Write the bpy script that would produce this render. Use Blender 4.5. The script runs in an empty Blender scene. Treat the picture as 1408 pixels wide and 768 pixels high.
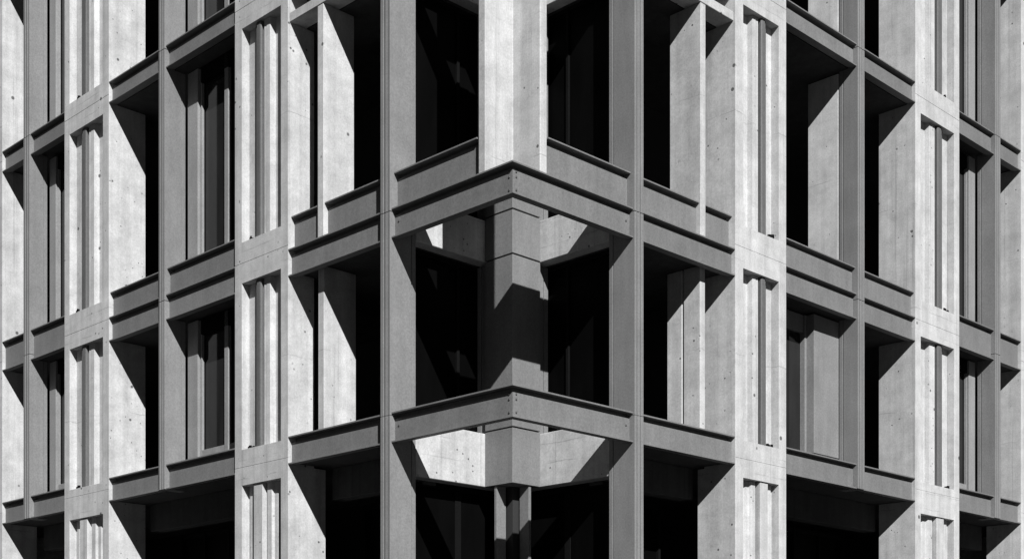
import bpy, bmesh, math, random
random.seed(7)
C = bpy.context.scene.collection
SC = bpy.context.scene
R2 = math.sqrt(2)

# ------------------------------------------------------------------ materials
def new_mat(name):
    m = bpy.data.materials.new(name); m.use_nodes = True
    nt = m.node_tree
    return m, nt, nt.nodes['Principled BSDF']

def node(nt, typ, **kw):
    n = nt.nodes.new(typ)
    for k, v in kw.items():
        if k in n.inputs: n.inputs[k].default_value = v
        else: setattr(n, k, v)
    return n

def maprange(nt, src, a, b, c, d, clamp=True):
    n = node(nt, 'ShaderNodeMapRange'); n.clamp = clamp
    nt.links.new(src, n.inputs[0])
    for i, v in zip((1, 2, 3, 4), (a, b, c, d)): n.inputs[i].default_value = v
    return n.outputs[0]

def mul(nt, a, b, op='MULTIPLY'):
    n = node(nt, 'ShaderNodeMath', operation=op)
    for i, s in enumerate((a, b)):
        if isinstance(s, (int, float)): n.inputs[i].default_value = s
        else: nt.links.new(s, n.inputs[i])
    return n.outputs[0]

def coords(nt, scale=(1, 1, 1), rot=(0, 0, math.radians(45)), loc=(0, 0, 0)):
    tc = node(nt, 'ShaderNodeTexCoord')
    mp = node(nt, 'ShaderNodeMapping')
    mp.inputs['Scale'].default_value = scale
    mp.inputs['Rotation'].default_value = rot
    mp.inputs['Location'].default_value = loc
    nt.links.new(tc.outputs['Object'], mp.inputs[0])
    return mp.outputs[0]

def noise(nt, co, scale, detail=3, rough=.55):
    n = node(nt, 'ShaderNodeTexNoise')
    n.inputs['Scale'].default_value = scale
    n.inputs['Detail'].default_value = detail
    n.inputs['Roughness'].default_value = rough
    nt.links.new(co, n.inputs['Vector'])
    return n.outputs[0]

def grey(nt, val, bs):
    cb = node(nt, 'ShaderNodeCombineColor')
    for i in range(3): nt.links.new(val, cb.inputs[i])
    nt.links.new(cb.outputs[0], bs.inputs['Base Color'])

def pits(nt, co, scale, keep, rmax):
    """sparse bug holes: 1 outside, 0 in the hole"""
    v = node(nt, 'ShaderNodeTexVoronoi'); v.inputs['Scale'].default_value = scale
    nt.links.new(co, v.inputs['Vector'])
    sp = node(nt, 'ShaderNodeSeparateColor'); nt.links.new(v.outputs['Color'], sp.inputs[0])
    on = maprange(nt, sp.outputs[0], keep, 1.0, 0.0, rmax)
    d = mul(nt, v.outputs['Distance'], on, 'SUBTRACT')
    return maprange(nt, d, 0.0, .035, 0.0, 1.0)

def concrete(name, base, pit=True, dirt=1.0):
    m, nt, bs = new_mat(name)
    co = coords(nt)
    big = maprange(nt, noise(nt, co, .9, 5, .6), .3, .7, 1 - .13 * dirt, 1 + .07 * dirt)
    mid = maprange(nt, noise(nt, co, 3.0, 6, .66), .34, .66, 1 - .17 * dirt, 1 + .06 * dirt)
    st = maprange(nt, noise(nt, coords(nt, (5, 5, .16)), 1.0, 4, .6), .34, .62, 1 - .16 * dirt, 1.03)
    dg = maprange(nt, noise(nt, coords(nt, (1.2, 1.2, 4.5), (0.5, .4, .8)), 1.6, 4, .6), .35, .65, .965, 1.02)
    fine = maprange(nt, noise(nt, co, 32, 2, .85), .3, .7, .86, 1.13)
    v = mul(nt, mul(nt, mul(nt, big, mid), mul(nt, st, fine)), mul(nt, dg, base))
    h = fine
    if pit:
        sz = node(nt, 'ShaderNodeSeparateXYZ'); nt.links.new(co, sz.inputs[0])
        wob = mul(nt, noise(nt, co, 2.2, 4, .65), .09)
        zz = mul(nt, sz.outputs[2], wob, 'ADD')
        gate = maprange(nt, noise(nt, coords(nt, (1, 1, .6), loc=(9, 4, 2)), 1.3, 3), .46, .62, .0, .28)
        for z0 in (5.95, 6.30, 8.05, 9.78, 10.24, 12.45, 14.62, 14.98):
            d = mul(nt, mul(nt, zz, z0 + .045, 'SUBTRACT'), 0, 'ADD')
            ab_ = node(nt, 'ShaderNodeMath', operation='ABSOLUTE'); nt.links.new(d, ab_.inputs[0])
            ln = maprange(nt, ab_.outputs[0], .004, .013, 1, 0)
            v = mul(nt, v, mul(nt, 1.0, mul(nt, ln, gate), 'SUBTRACT'))
        p1 = pits(nt, co, 2.3, .42, .08)
        p2 = pits(nt, coords(nt, loc=(3.3, 1.7, 5.1)), 6.5, .45, .13)
        clump = maprange(nt, noise(nt, co, .8, 2), .42, .52, 1, 0)
        p2 = mul(nt, p2, clump, 'MAXIMUM')
        p = mul(nt, p1, p2)
        v = mul(nt, v, maprange(nt, p, 0, 1, .25, 1))
        h = mul(nt, maprange(nt, p, 0, 1, 0, 3), fine, 'ADD')
    oi = node(nt, 'ShaderNodeObjectInfo')
    v = mul(nt, v, maprange(nt, oi.outputs['Random'], 0, 1, .94, 1.04))
    dr = noise(nt, coords(nt, (11, 11, .22), loc=(2, 7, 1)), 1.0, 3, .6)
    v = mul(nt, v, maprange(nt, dr, .60, .72, 1.0, 1 - .22 * dirt))
    grey(nt, v, bs)
    bs.inputs['Roughness'].default_value = .9
    bs.inputs['Specular IOR Level'].default_value = .2
    bp = node(nt, 'ShaderNodeBump'); bp.inputs['Strength'].default_value = .25
    bp.inputs['Distance'].default_value = .008
    nt.links.new(h, bp.inputs['Height']); nt.links.new(bp.outputs[0], bs.inputs['Normal'])
    return m

def paint(name, base, rough=.5, amp=1.0, spec=.3):
    m, nt, bs = new_mat(name)
    co = coords(nt)
    big = maprange(nt, noise(nt, co, 1.6, 4, .6), .3, .7, 1 - .10 * amp, 1 + .08 * amp)
    st = maprange(nt, noise(nt, coords(nt, (7, 7, .5)), 1.0, 4, .6), .35, .65, 1 - .08 * amp, 1.03)
    fine = maprange(nt, noise(nt, co, 32, 2, .85), .3, .7, .82, 1.17)
    oi = node(nt, 'ShaderNodeObjectInfo')
    rnd = maprange(nt, oi.outputs['Random'], 0, 1, 1 - .06 * amp, 1 + .05 * amp)
    grey(nt, mul(nt, mul(nt, mul(nt, big, rnd), st), mul(nt, fine, base)), bs)
    bs.inputs['Roughness'].default_value = rough
    bs.inputs['Specular IOR Level'].default_value = spec
    return m

CONC = concrete('board_marked_concrete', .42)
SOFF = concrete('shade_dark_soffit', .05, pit=False)  # concrete darkened: the shade under the floors is put into its colour
STEEL = paint('grey_painted_steel', .16)
FINM = paint('fin_steel', .10)
BEAM = paint('beam_steel', .14)
CLAD = paint('grey_metal_cladding', .150, .55)
FRAME = paint('grey_window_frame', .20, .5)
DARKF = paint('dark_window_frame', .006, .7, 1.0, .02)
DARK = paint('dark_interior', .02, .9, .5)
ASPH = paint('asphalt', .035, .9)
PAVE = concrete('paving_concrete', .04, pit=False)
BOLT = paint('bolt_steel', .06, .5)
def glass_mat(name, base, spec=.35, rough=.06):
    m, nt, bs = new_mat(name)
    co = coords(nt, (1, 1, .3))
    grey(nt, maprange(nt, noise(nt, co, 3, 3), .3, .7, base * .8, base * 1.2), bs)
    bs.inputs['Roughness'].default_value = rough
    bs.inputs['IOR'].default_value = 1.45
    bs.inputs['Specular IOR Level'].default_value = spec
    return m
GLASS = glass_mat('dusty_window_glass', .013)
GLASSD = glass_mat('dark_window_glass', .002, .02, .5)

# ------------------------------------------------------------------ geometry helpers
# The two facades meet at a right angle on the z axis.  On either side a point is (s, n, z):
# s metres along the facade away from the corner, n metres into the building, z metres above the street.
def place(side, s, n, z):
    a, b = (n, s) if side == 'left' else (s, n)
    return ((a - b) / R2, (a + b) / R2, z)

class MB:
    def __init__(self, side='left'):
        self.bm = bmesh.new(); self.side = side
    def box(self, s0, s1, n0, n1, z0, z1):
        return self.prism([(s0, n0), (s1, n0), (s1, n1), (s0, n1)], z0, z1)
    def prism(self, poly, z0, z1):
        lo = [self.bm.verts.new(place(self.side, s, n, z0)) for s, n in poly]
        hi = [self.bm.verts.new(place(self.side, s, n, z1)) for s, n in poly]
        k = len(poly)
        self.bm.faces.new(lo); self.bm.faces.new(hi)
        for i in range(k):
            j = (i + 1) % k
            self.bm.faces.new((lo[i], lo[j], hi[j], hi[i]))
        return self
    def sweep(self, prof, s0, s1, mitre=False):
        """profile of (n, z) points swept along s; with mitre the near end is cut on the corner's diagonal"""
        A = [self.bm.verts.new(place(self.side, max(n, 0) + .0 if mitre else s0, n, z)) for n, z in prof]
        B = [self.bm.verts.new(place(self.side, s1, n, z)) for n, z in prof]
        k = len(prof)
        self.bm.faces.new(A); self.bm.faces.new(B)
        for i in range(k):
            j = (i + 1) % k
            self.bm.faces.new((A[i], A[j], B[j], B[i]))
        return self
    def grid(self, S, N, Z, solid):
        """solid cells of a grid with only their outer faces"""
        vd = {}
        def V(i, j, k):
            if (i, j, k) not in vd: vd[i, j, k] = self.bm.verts.new(place(self.side, S[i], N[j], Z[k]))
            return vd[i, j, k]
        ni, nj, nk = len(S) - 1, len(N) - 1, len(Z) - 1
        F = lambda i, j, k: 0 <= i < ni and 0 <= j < nj and 0 <= k < nk and solid(i, j, k)
        for i in range(ni):
            for j in range(nj):
                for k in range(nk):
                    if not F(i, j, k): continue
                    for d, q in (((-1, 0, 0), ((0,0,0),(0,1,0),(0,1,1),(0,0,1))), ((1, 0, 0), ((1,0,0),(1,1,0),(1,1,1),(1,0,1))),
                                 ((0, -1, 0), ((0,0,0),(1,0,0),(1,0,1),(0,0,1))), ((0, 1, 0), ((0,1,0),(1,1,0),(1,1,1),(0,1,1))),
                                 ((0, 0, -1), ((0,0,0),(1,0,0),(1,1,0),(0,1,0))), ((0, 0, 1), ((0,0,1),(1,0,1),(1,1,1),(0,1,1)))):
                        if not F(i + d[0], j + d[1], k + d[2]):
                            self.bm.faces.new([V(i + x, j + y, k + z) for x, y, z in q])
        return self
    def build(self, name, mat, parent, bevel=0.0, label=None, kind=None):
        bmesh.ops.recalc_face_normals(self.bm, faces=self.bm.faces)
        me = bpy.data.meshes.new(name); self.bm.to_mesh(me); self.bm.free()
        me.materials.append(mat)
        o = bpy.data.objects.new(name, me); C.objects.link(o)
        o.parent = parent
        if label: o['label'] = label
        if kind: o['kind'] = kind
        if bevel:
            b = o.modifiers.new('edge', 'BEVEL'); b.width = bevel; b.segments = 1
            b.limit_method = 'ANGLE'; b.angle_limit = math.radians(40)
        return o

# ------------------------------------------------------------------ the building
B = bpy.data.objects.new('office_building', None); C.objects.link(B)
B['label'] = 'pale concrete office building with grey steel columns and beams round its open corner'
B['category'] = 'building'

SIDES = ('left', 'right')
PIER = {'left':  [((5.768, 7.474), (5.99, 7.242)), ((12.264, 14.258), (12.52, 14.02)), ((17.40, 19.35), (17.65, 19.10))],
        'right': [((5.701, 7.327), (5.947, 7.086)), ((12.214, 14.18), (12.443, 13.942)), ((17.285, 19.25), (17.53, 19.0))]}
COL = {'left': [(2.86, 3.108), (9.955, 10.179), (15.918, 16.215)],
       'right': [(2.843, 3.07), (9.844, 10.095), (15.881, 16.14)]}
FIN = {'left': (4.774, 4.943), 'right': (4.732, 4.88)}
TOP = 20.0
# recess openings of a pier, bottom and top
REC = [(.45, 5.83), (6.51, 9.645), (10.42, 14.45), (15.14, 19.0)]

def pier(side, k):
    (s0, s1), (r0, r1) = PIER[side][k]
    deep = (.588 if side == 'left' else .70) if k == 0 else .878
    S = [s0, r0, r1, s1]
    N = [0, .006, .26, deep] + ([.85] if k == 0 else [])
    joints = [6.17, 10.02, 14.84] if k == 0 else [6.33, 9.98, 14.80]
    Z = [0]
    marks = []
    for z0, z1 in REC: marks += [z0, z1]
    zs = sorted(set([0, 6.05, TOP] + marks + [j for j in joints] + [j + .007 for j in joints]))
    def rec(k_):
        zm = (zs[k_] + zs[k_ + 1]) / 2
        return any(a < zm < b for a, b in REC)
    def joint(k_):
        zm = (zs[k_] + zs[k_ + 1]) / 2
        return any(j < zm < j + .007 for j in joints)
    def solid(i, j, kk):
        if j == 0 and joint(kk): return False
        if j <= 1: return not (i == 1 and rec(kk))
        if j == 2: return True
        return zs[kk] < 6.0
    p = MB(side).grid(S, N, zs, solid).build('concrete_pier', CONC, B, .012)
    # ribbed panels and the upright fin inside each recess
    w = r1 - r0
    q = lambda t: r0 + t * w
    for lv, (z0, z1) in enumerate(REC):
        m = MB(side)
        if lv == 0:
            prof = [(q(0), .19), (q(.20), .19), (q(.24), .15), (q(.32), .15), (q(.34), .10), (q(.455), .10), (q(.46), .24), (q(.50), .24), (q(.74), .13), (q(.76), .16), (q(.84), .16), (q(.86), .13), (q(.93), .13), (q(.94), .16), (q(1), .16)]
            f0, f1 = q(.50), q(.72); fn = .028
            fpoly = [(f0, fn), (f1, fn), (f1, fn + .09), (f0, fn + .16)]
        else:
            prof = [(q(0), .215), (q(.355), .205), (q(.375), .095), (q(.46), .09), (q(.465), .098), (q(.522), .09), (q(.525), .24), (q(.575), .24), (q(.80), .20), (q(.825), .17), (q(1), .17)]
            f0, f1 = q(.560), q(.795); fn = .045; fs = f1 - f0
            fpoly = [(f0, fn + .012), (f0 + fs * .10, fn), (f0 + fs * .42, fn), (f0 + fs * .46, fn + .02), (f0 + fs * .60, fn + .02), (f0 + fs * .64, fn + .075), (f1, fn + .085), (f1, .19), (f0, .19)]
        e = .0015
        prof[0] = (q(0) + e, prof[0][1]); prof[-1] = (q(1) - e, prof[-1][1])
        poly = prof + [(q(1) - e, .258), (q(0) + e, .258)]
        m.prism(poly, z0 + .002, z1 - .002)
        m.build('ribbed_panel', CONC, p, .006)
        m = MB(side)
        m.prism(fpoly, z0 + .015, z1 - .004)
        m.build('panel_fin', FINM if lv else CONC, p, .004)
        if lv and k < 2:      # crumbled mortar left at the foot of the fin
            m = MB(side)
            random.seed(k * 10 + lv + (5 if side == 'left' else 0))
            for t in range(4):
                c = f1 + random.uniform(-.10, .06); r = random.uniform(.02, .045)
                nn = random.uniform(.02, .05)
                pts = [(c + r * random.uniform(.6, 1.2) * math.cos(x), nn + .8 * r * random.uniform(.6, 1.1) * math.sin(x)) for x in [i * math.pi / 3 for i in range(6)]]
                m.prism(pts, z0 + .001, z0 + random.uniform(.02, .07))
            m.build('mortar_crumb', DARKF, p)
    return p

for side in SIDES:
    for k in range(3): pier(side, k)

# --- steel columns, one length per storey
CUT = [(.12, 6.50), (6.506, 9.89), (9.90, 14.99), (15.0, TOP - .1)]
def column(side, s0, s1, z0, z1, r):
    w = s1 - s0; f = -.03
    g = .028; h = r - .10
    q = lambda t: s0 + w * t
    poly = [(q(0), f), (q(.22), f), (q(.22), f + g), (q(.32), f + g), (q(.32), f), (q(.60), f), (q(.60), f + g), (q(.70), f + g), (q(.70), f), (q(1), f),
            (q(1), h), (q(.94), h), (q(.94), h + .016), (q(1), h + .016), (q(1), r), (q(0), r), (q(0), h + .016), (q(.06), h + .016), (q(.06), h), (q(0), h)]
    MB(side).prism(poly, z0, z1).build('steel_column', STEEL, B, .003)
for side in SIDES:
    for k, (s0, s1) in enumerate(COL[side]):
        rear = (.536, .456 if side == 'left' else .405, .415)[k]
        for z0, z1 in CUT:
            if k and z0 < 1: continue          # only the first column reaches the street
            if k and z0 < 7: z0 = 6.075        # the others stop at the lowest beam
            column(side, s0, s1, z0, z1, rear)

# --- steel beams: I profile with projecting flanges
def ibeam(side, s0, s1, z0, z1, nf=.0, p=.082, mitre=False, bottom=True, label=None):
    t = .026; nb = nf + .135; w0 = nf + p; w1 = w0 + .03; g = .085; gh = .075    # slot added under the top flange to make its shade black
    if bottom:
        prof = [(nf, z1), (w1 + g, z1), (w1 + g, z0 + t), (nb, z0 + t), (nb, z0), (nf, z0), (nf, z0 + t), (w0, z0 + t), (w0, z1 - t - gh), (w0 + g, z1 - t - gh), (w0 + g, z1 - t), (nf, z1 - t)]
    else:
        prof = [(nf, z1), (w1 + g, z1), (w1 + g, z0), (w0, z0), (w0, z1 - t - gh), (w0 + g, z1 - t - gh), (w0 + g, z1 - t), (nf, z1 - t)]
    m = MB(side).sweep(prof, s0, s1, mitre)
    o = m.build('steel_beam', BEAM, B, .002, label)
    return o

def bolts(beam, side, pts, n):
    for s, z in pts:
        m = MB(side); r = .016
        m.prism([(s - r, n), (s + r, n), (s + r, n - .012), (s - r, n - .012)], z - r, z + r)
        m.build('bolt', BOLT, beam, .004)

E = .003; e_notch = 2.86
for side in SIDES:
    c1, c2, c3 = COL[side]; p1, p2, p3 = [x[0] for x in PIER[side]]; fn = FIN[side]
    for z0, z1 in ((9.45, 9.95), (6.05, 6.555), (14.60, 15.06), (19.06, 19.56)):
        o = ibeam(side, 0, c1[0] - E, z0, z1, mitre=True)
        if z0 < 10:
            bolts(o, side, [(.155, z0 + .10), (.155, z0 + .30), (.155, z0 + .38)], .082)
            bolts(o, side, [(c1[0] - .10, z0 + .28)], .082)
        ibeam(side, c1[1] + E, p1[0] - E, z0, z1)
    # upper bars
    ibeam(side, .852, c1[0] - E, 9.952, 10.56, nf=.055, p=.08, bottom=False)
    ibeam(side, c1[1] + E, fn[0] - E, 9.952, 10.56, nf=.07, p=.075, bottom=False)
    ibeam(side, fn[1] + E, p1[0] - E, 9.952, 10.56, nf=.07, p=.075, bottom=False)
    # second bay
    for a, b in ((p1[1] + E, c2[0] - E), (c2[1] + E, p2[0] - E)):
        ibeam(side, a, b, 9.50, 10.02)
        ibeam(side, a, b, 10.022, 10.56, nf=.03, p=.075, bottom=False)
        ibeam(side, a, b, 6.07, 6.575)
        ibeam(side, a, b, 14.61, 15.07)
        ibeam(side, a, b, 19.06, 19.56)
    # far bay
    for a, b in ((p2[1] + E, c3[0] - E), (c3[1] + E, p3[0] - E)):
        ibeam(side, a, b, 9.755, 10.46)
        ibeam(side, a, b, 6.07, 6.59)
        ibeam(side, a, b, 14.54, 15.04)
        ibeam(side, a, b, 19.06, 19.56)
    # --- concrete fins and lintel of the first bay
    m = MB(side); m.box(fn[0], fn[1], .045, .735, 9.955, 14.074); m.build('concrete_fin', CONC, B, .008)
    d = .25; sh = .255
    if side == 'left':
        m = MB(side); m.box(fn[0] + sh, fn[1] + sh, d, .98, 6.51, 9.54); m.build('concrete_fin', CONC, B, .008)
    else:
        m = MB(side); m.box(fn[0] + sh, fn[1] + sh, d, .62, 6.51, 9.54); m.build('concrete_fin', CONC, B, .008)
        m = MB(side); m.box(fn[0] + sh, fn[1] + sh + .1, .66, 1.0, 6.51, 9.54); m.build('concrete_fin', CONC, B, .008)
    m = MB(side); m.box(c1[1] + E, p1[0] - E, .035, .40, 14.076, 14.245); m.build('concrete_lintel', CONC, B, .008)
    m = MB(side); m.box(e_notch + .27, p1[0] - .01, .42, 1.6, 14.076, 14.615); m.build('dropped_soffit', SOFF, B)
    for q0, q1 in ((e_notch + .27, p1[0] - .01), (p1[1] + .01, p2[0] - .01)):
        MB(side).box(q0, q1, .203, 4.19, 9.545, 9.779).build('dropped_soffit', SOFF, B)
    m = MB(side); m.box(fn[0], fn[1], .03, .735, 15.065, 19.055); m.build('concrete_fin', CONC, B, .008)

# --- concrete walls behind the second column of the right facade
s0, s1 = COL['right'][1]
for z0, z1 in ((10.57, 14.60), (15.07, 19.05)):
    MB('right').box(s0, s1 - .02, .43, 1.15, z0, z1).build('concrete_fin', CONC, B, .008)

# --- L shaped concrete corner pier standing on the corner beam
def lpoly(f, k, w):
    return [(k + w, f), (k, f), (k, k), (f, k), (f, k + w), (k + w, k + w)]
for z0, z1 in ((9.953, 14.60), (15.063, 19.055)):
    MB('right').prism(lpoly(.05, .655, .155), z0, z1).build('corner_pier', CONC, B, .012)

# --- metal clad column set back in the open notch behind the corner
c, w = 2.165, .695
for z0, z1 in ((5.555, 6.515), (6.54, 9.53), (9.555, 10.31), (10.335, 14.05), (14.07, 14.8), (14.82, 19.0)):
    MB('right').box(c, c + w, c, c + w, z0, z1).build('corner_column', CLAD, B, .006)
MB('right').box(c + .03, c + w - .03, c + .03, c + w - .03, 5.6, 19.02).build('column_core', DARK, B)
for side in SIDES:
    MB(side).box(2.60, 2.66, 2.20, 2.43, 0, 5.553).build('column_fin', CLAD, B, .004)
    # grooved jambs between the clad column and the notch glazing
    for z0, z1 in ((6.52, 9.52), (10.30, 14.04), (14.82, 19.0)):
        b0 = c + .09; a0 = c + w + .004
        MB(side).prism([(a0, b0), (a0 + .04, b0), (a0 + .04, b0 + .03), (a0 + .065, b0 + .03), (a0 + .065, b0), (a0 + .17, b0), (a0 + .17, b0 + .03), (a0 + .19, b0 + .03), (a0 + .19, b0), (a0 + .29, b0), (a0 + .29, b0 + .55), (a0, b0 + .55)], z0, z1).build('column_jamb', STEEL, B, .003)
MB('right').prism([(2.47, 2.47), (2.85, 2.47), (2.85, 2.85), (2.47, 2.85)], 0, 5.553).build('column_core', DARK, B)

# --- concrete beams round the notch
e = c + w
for side in SIDES:
    for z0, z1 in ((5.555, 6.50), (9.54, 10.28), (14.05, 14.8)):
        MB(side).box(e + .003, e + .26, .545, e - .004, z0, z1).build('notch_beam', CONC, B, .010)
    # glazing over the notch beams
    for z0, z1 in ((.15, 5.54), (6.51, 9.53), (10.29, 14.04), (14.81, 19.04)):
        m = MB(side); n0, n1 = .62, e - .006
        xs = [n0, n0 + 1.15, n1 - .03] if z0 > 1 else [n0, n1 - .03]
        k = e + .30
        for x in xs: m.box(k, k + .10, x, x + .06, z0, z1)
        for x0, x1 in zip(xs, xs[1:]):
            m.box(k + .01, k + .09, x0 + .061, x1 - .001, z0, z0 + .07); m.box(k + .01, k + .09, x0 + .061, x1 - .001, z1 - .07, z1)
        fr = m.build('window', DARKF, B, .003)
        m = MB(side); m.box(k + .045, k + .055, n0 + .03, n1 - .01, z0 + .03, z1 - .03); m.build('pane', GLASSD, fr)

# --- windows behind the steel of the second and far bays
def window(side, s_pier, s_col, z0, z1, far=False):
    """wide jamb next to the column, slot, pane, mullion, pane up to the pier"""
    n = .46
    m = MB(side)
    L = s_col
    if far:
        n = .44; j = L - .37
        m.box(j, L - .065, n, n + .12, z0, z1)
        m.box(j - .03, j - .012, n + .05, n + .11, z0, z1)
        j -= .03
    else:
        j = L - .455
        m.box(j, L - .08, n, n + .12, z0, z1)
        m.box(j - .07, j - .03, n + .05, n + .11, z0, z1)
        mx = j - .88
        m.box(mx - .17, mx - .04, n + .03, n + .11, z0, z1); m.box(mx - .037, mx, n + .08, n + .115, z0, z1)
        j -= .07
    m.box(s_pier + .004, j - .003, n + .02, n + .125, z0, z0 + .10)
    m.box(s_pier + .004, j - .003, n + .05, n + .126, z0 + .102, z0 + .26)
    fr = m.build('window', FRAME, B, .004)
    m = MB(side); m.box(s_pier + .004, j - .003, n + .03, n + .124, z1 - .30, z1); m.build('shade_dark_head', DARKF, fr)  # near-black head: the shade at the top is put into its colour
    m = MB(side); m.box(s_pier + .006, j + .02, n + .128, n + .136, z0 + .05, z1 - .05); m.build('pane', GLASS, fr)

for side in SIDES:
    c2, c3 = COL[side][1:]; p1, p2 = PIER[side][0][0], PIER[side][1][0]
    for z0, z1, z2 in ((6.60, 9.50, 9.75), (10.3, 14.60, 14.53), (14.9, 19.05, 19.05)):
        if side == 'left': window(side, p1[1], c2[0], z0, z1)
        window(side, p2[1], c3[0], z0, z2, True)
# the one window of the second bay on the right facade, with its blank metal panel
p1 = PIER['right'][0][0]; c2 = COL['right'][1]
z0, z1 = 6.60, 9.50
m = MB('right')
m.box(c2[0] - .92, c2[0] - .006, .412, .66, z0 + .13, z1)
m.box(p1[1] + .004, c2[0] - .03, .44, .76, z0, z0 + .05); m.box(p1[1] + .004, c2[0] - .03, .50, .76, z0 + .055, z0 + .125)
m.box(c2[0] - .99, c2[0] - .925, .58, .70, z0 + .13, z1)
m.box(p1[1] + .004, c2[0] - .995, .62, .70, z1 - .35, z1)
fr = m.build('window', STEEL, B, .004, label='window with a blank grey metal panel beside its pane')
m = MB('right'); m.box(p1[1] + .006, c2[0] - .96, .705, .712, z0 + .1, z1 - .05); m.build('pane', GLASS, fr)

# --- ground floor shop windows, set well back
for side in SIDES:
    sp = [(e + .36, PIER[side][0][0][0]), (PIER[side][0][0][1], PIER[side][1][0][0]), (PIER[side][1][0][1], PIER[side][2][0][0])]
    for a, b in sp:
        m = MB(side); n = 1.75
        k = max(2, round((b - a) / 1.0)); st = (b - a) / k
        for i in range(k + 1):
            x = a + i * st; m.box(x - .03, x + .03, n, n + .14, .12, 5.48)
        for i in range(k):
            x0, x1 = a + i * st + .031, a + (i + 1) * st - .031
            m.box(x0, x1, n + .02, n + .12, .12, .22); m.box(x0, x1, n + .02, n + .12, 3.0, 3.06); m.box(x0, x1, n + .02, n + .12, 5.40, 5.48)
        fr = m.build('window', DARKF, B, .003)
        m = MB(side); m.box(a, b, n + .06, n + .07, .14, 5.46); m.build('pane', GLASSD, fr)

# --- floors, downstand beams, added dark core
def lslab(z0, z1, n, name, mat):
    q = e + .27
    MB('right').prism([(n, q), (q, q), (q, n), (19.3, n), (19.3, 19.3), (n, 19.3)], z0, z1).build(name, mat, B)
lslab(6.085, 6.49, .203, 'floor_slab', SOFF)
lslab(9.78, 9.94, .203, 'floor_slab', SOFF)
lslab(14.62, 15.02, .203, 'floor_slab', SOFF)
lslab(19.07, 19.5, .203, 'roof_slab', SOFF)
for side in SIDES:
    a = PIER[side][0][0][0]
    for s0, s1 in ((e + .27, 5.70), (7.5, 12.2), (14.3, 17.2)):
        MB(side).box(s0, s1, .95, 1.25, 5.50, 6.083).build('downstand_beam', SOFF, B, .01)
    for s in (5.6, 7.6, 12.1, 14.35):
        pass
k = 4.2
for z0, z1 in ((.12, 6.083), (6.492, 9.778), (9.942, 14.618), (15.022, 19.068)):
    MB('right').prism([(k, k), (19.2, k), (19.2, k + .3), (k + .3, k + .3), (k + .3, 19.2), (k, 19.2)], z0, z1).build('added_dark_wall', DARK, B)  # dark wall added inside to stop light and views crossing between facades
# added dark sheet on each floor, cuts light bounced to the ceilings
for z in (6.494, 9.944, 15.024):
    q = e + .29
    MB('right').prism([(.90, q), (q, q), (q, .90), (19.0, .90), (19.0, k - .02), (k - .02, k - .02), (k - .02, 19.0), (.90, 19.0)], z, z + .02).build('added_floor_sheet', DARK, B)
# blank end walls and parapet
for side in SIDES:
    MB(side).box(19.36, 19.6, .02, 19.3, 0, TOP).build('end_wall', CONC, B, .01)
    MB(side).box(.02 if side == 'left' else .325, 19.35, .02, .32, 19.565, TOP + .1).build('parapet', CONC, B, .01)

# ------------------------------------------------------------------ setting
def flat(name, pts, z0, z1, mat):
    m = MB('right'); m.bm.free(); m.bm = bmesh.new()
    lo = [m.bm.verts.new((x, y, z0)) for x, y in pts]; hi = [m.bm.verts.new((x, y, z1)) for x, y in pts]
    m.bm.faces.new(lo); m.bm.faces.new(hi)
    for i in range(len(pts)):
        j = (i + 1) % len(pts); m.bm.faces.new((lo[i], lo[j], hi[j], hi[i]))
    return m.build(name, mat, None, 0, kind='structure')
flat('street', [(-300, -300), (300, -300), (300, 300), (-300, 300)], -.5, -.12, ASPH)
def ab(a, b): return ((a - b) / R2, (a + b) / R2)
flat('pavement', [ab(-4, -4), ab(40, -4), ab(40, 40), ab(-4, 40)], -.119, 0.0, PAVE)

# ------------------------------------------------------------------ light
EL = math.radians(35.2)
sx, sy = .2927, -.9562
w_ = bpy.data.worlds.new('World'); SC.world = w_; w_.use_nodes = True
nt = w_.node_tree
sky = nt.nodes.new('ShaderNodeTexSky'); sky.sky_type = 'NISHITA'; sky.sun_disc = False
sky.sun_elevation = EL; sky.sun_rotation = math.atan2(sx, sy)
sky.air_density = .08; sky.dust_density = 0.0; sky.ozone_density = 1.0
# black and white film behind a red filter: the red channel of the sky as a grey
sp = nt.nodes.new('ShaderNodeSeparateColor'); cb = nt.nodes.new('ShaderNodeCombineColor')
nt.links.new(sky.outputs[0], sp.inputs[0])
for i in range(3): nt.links.new(sp.outputs[0], cb.inputs[i])
bg = nt.nodes['Background']; bg.inputs[1].default_value = .05
nt.links.new(cb.outputs[0], bg.inputs[0])
from mathutils import Vector
ld = bpy.data.lights.new('Sun', 'SUN'); ld.energy = 5.0; ld.angle = math.radians(.5); ld.color = (1, 1, 1)
lo = bpy.data.objects.new('Sun', ld); C.objects.link(lo)
lo.rotation_euler = Vector((-sx, -sy, -math.tan(EL))).to_track_quat('-Z', 'Y').to_euler()
lo.location = (20, -40, 40)

# ------------------------------------------------------------------ camera
cd = bpy.data.cameras.new('Camera'); cam = bpy.data.objects.new('Camera', cd); C.objects.link(cam)
cam.location = (0, -21.0, 1.6); cam.rotation_euler = (math.radians(90), 0, 0)
cd.sensor_width = 36; cd.lens = 1900 / 1408 * 36
cd.shift_y = (975 - 384) / 1408; cd.shift_x = -1 / 1408
cd.clip_end = 1000
SC.camera = cam
SC.view_settings.view_transform = 'Standard'; SC.view_settings.look = 'None'
SC.view_settings.exposure = .75; SC.view_settings.gamma = 1.0
SC.cycles.use_denoising = True
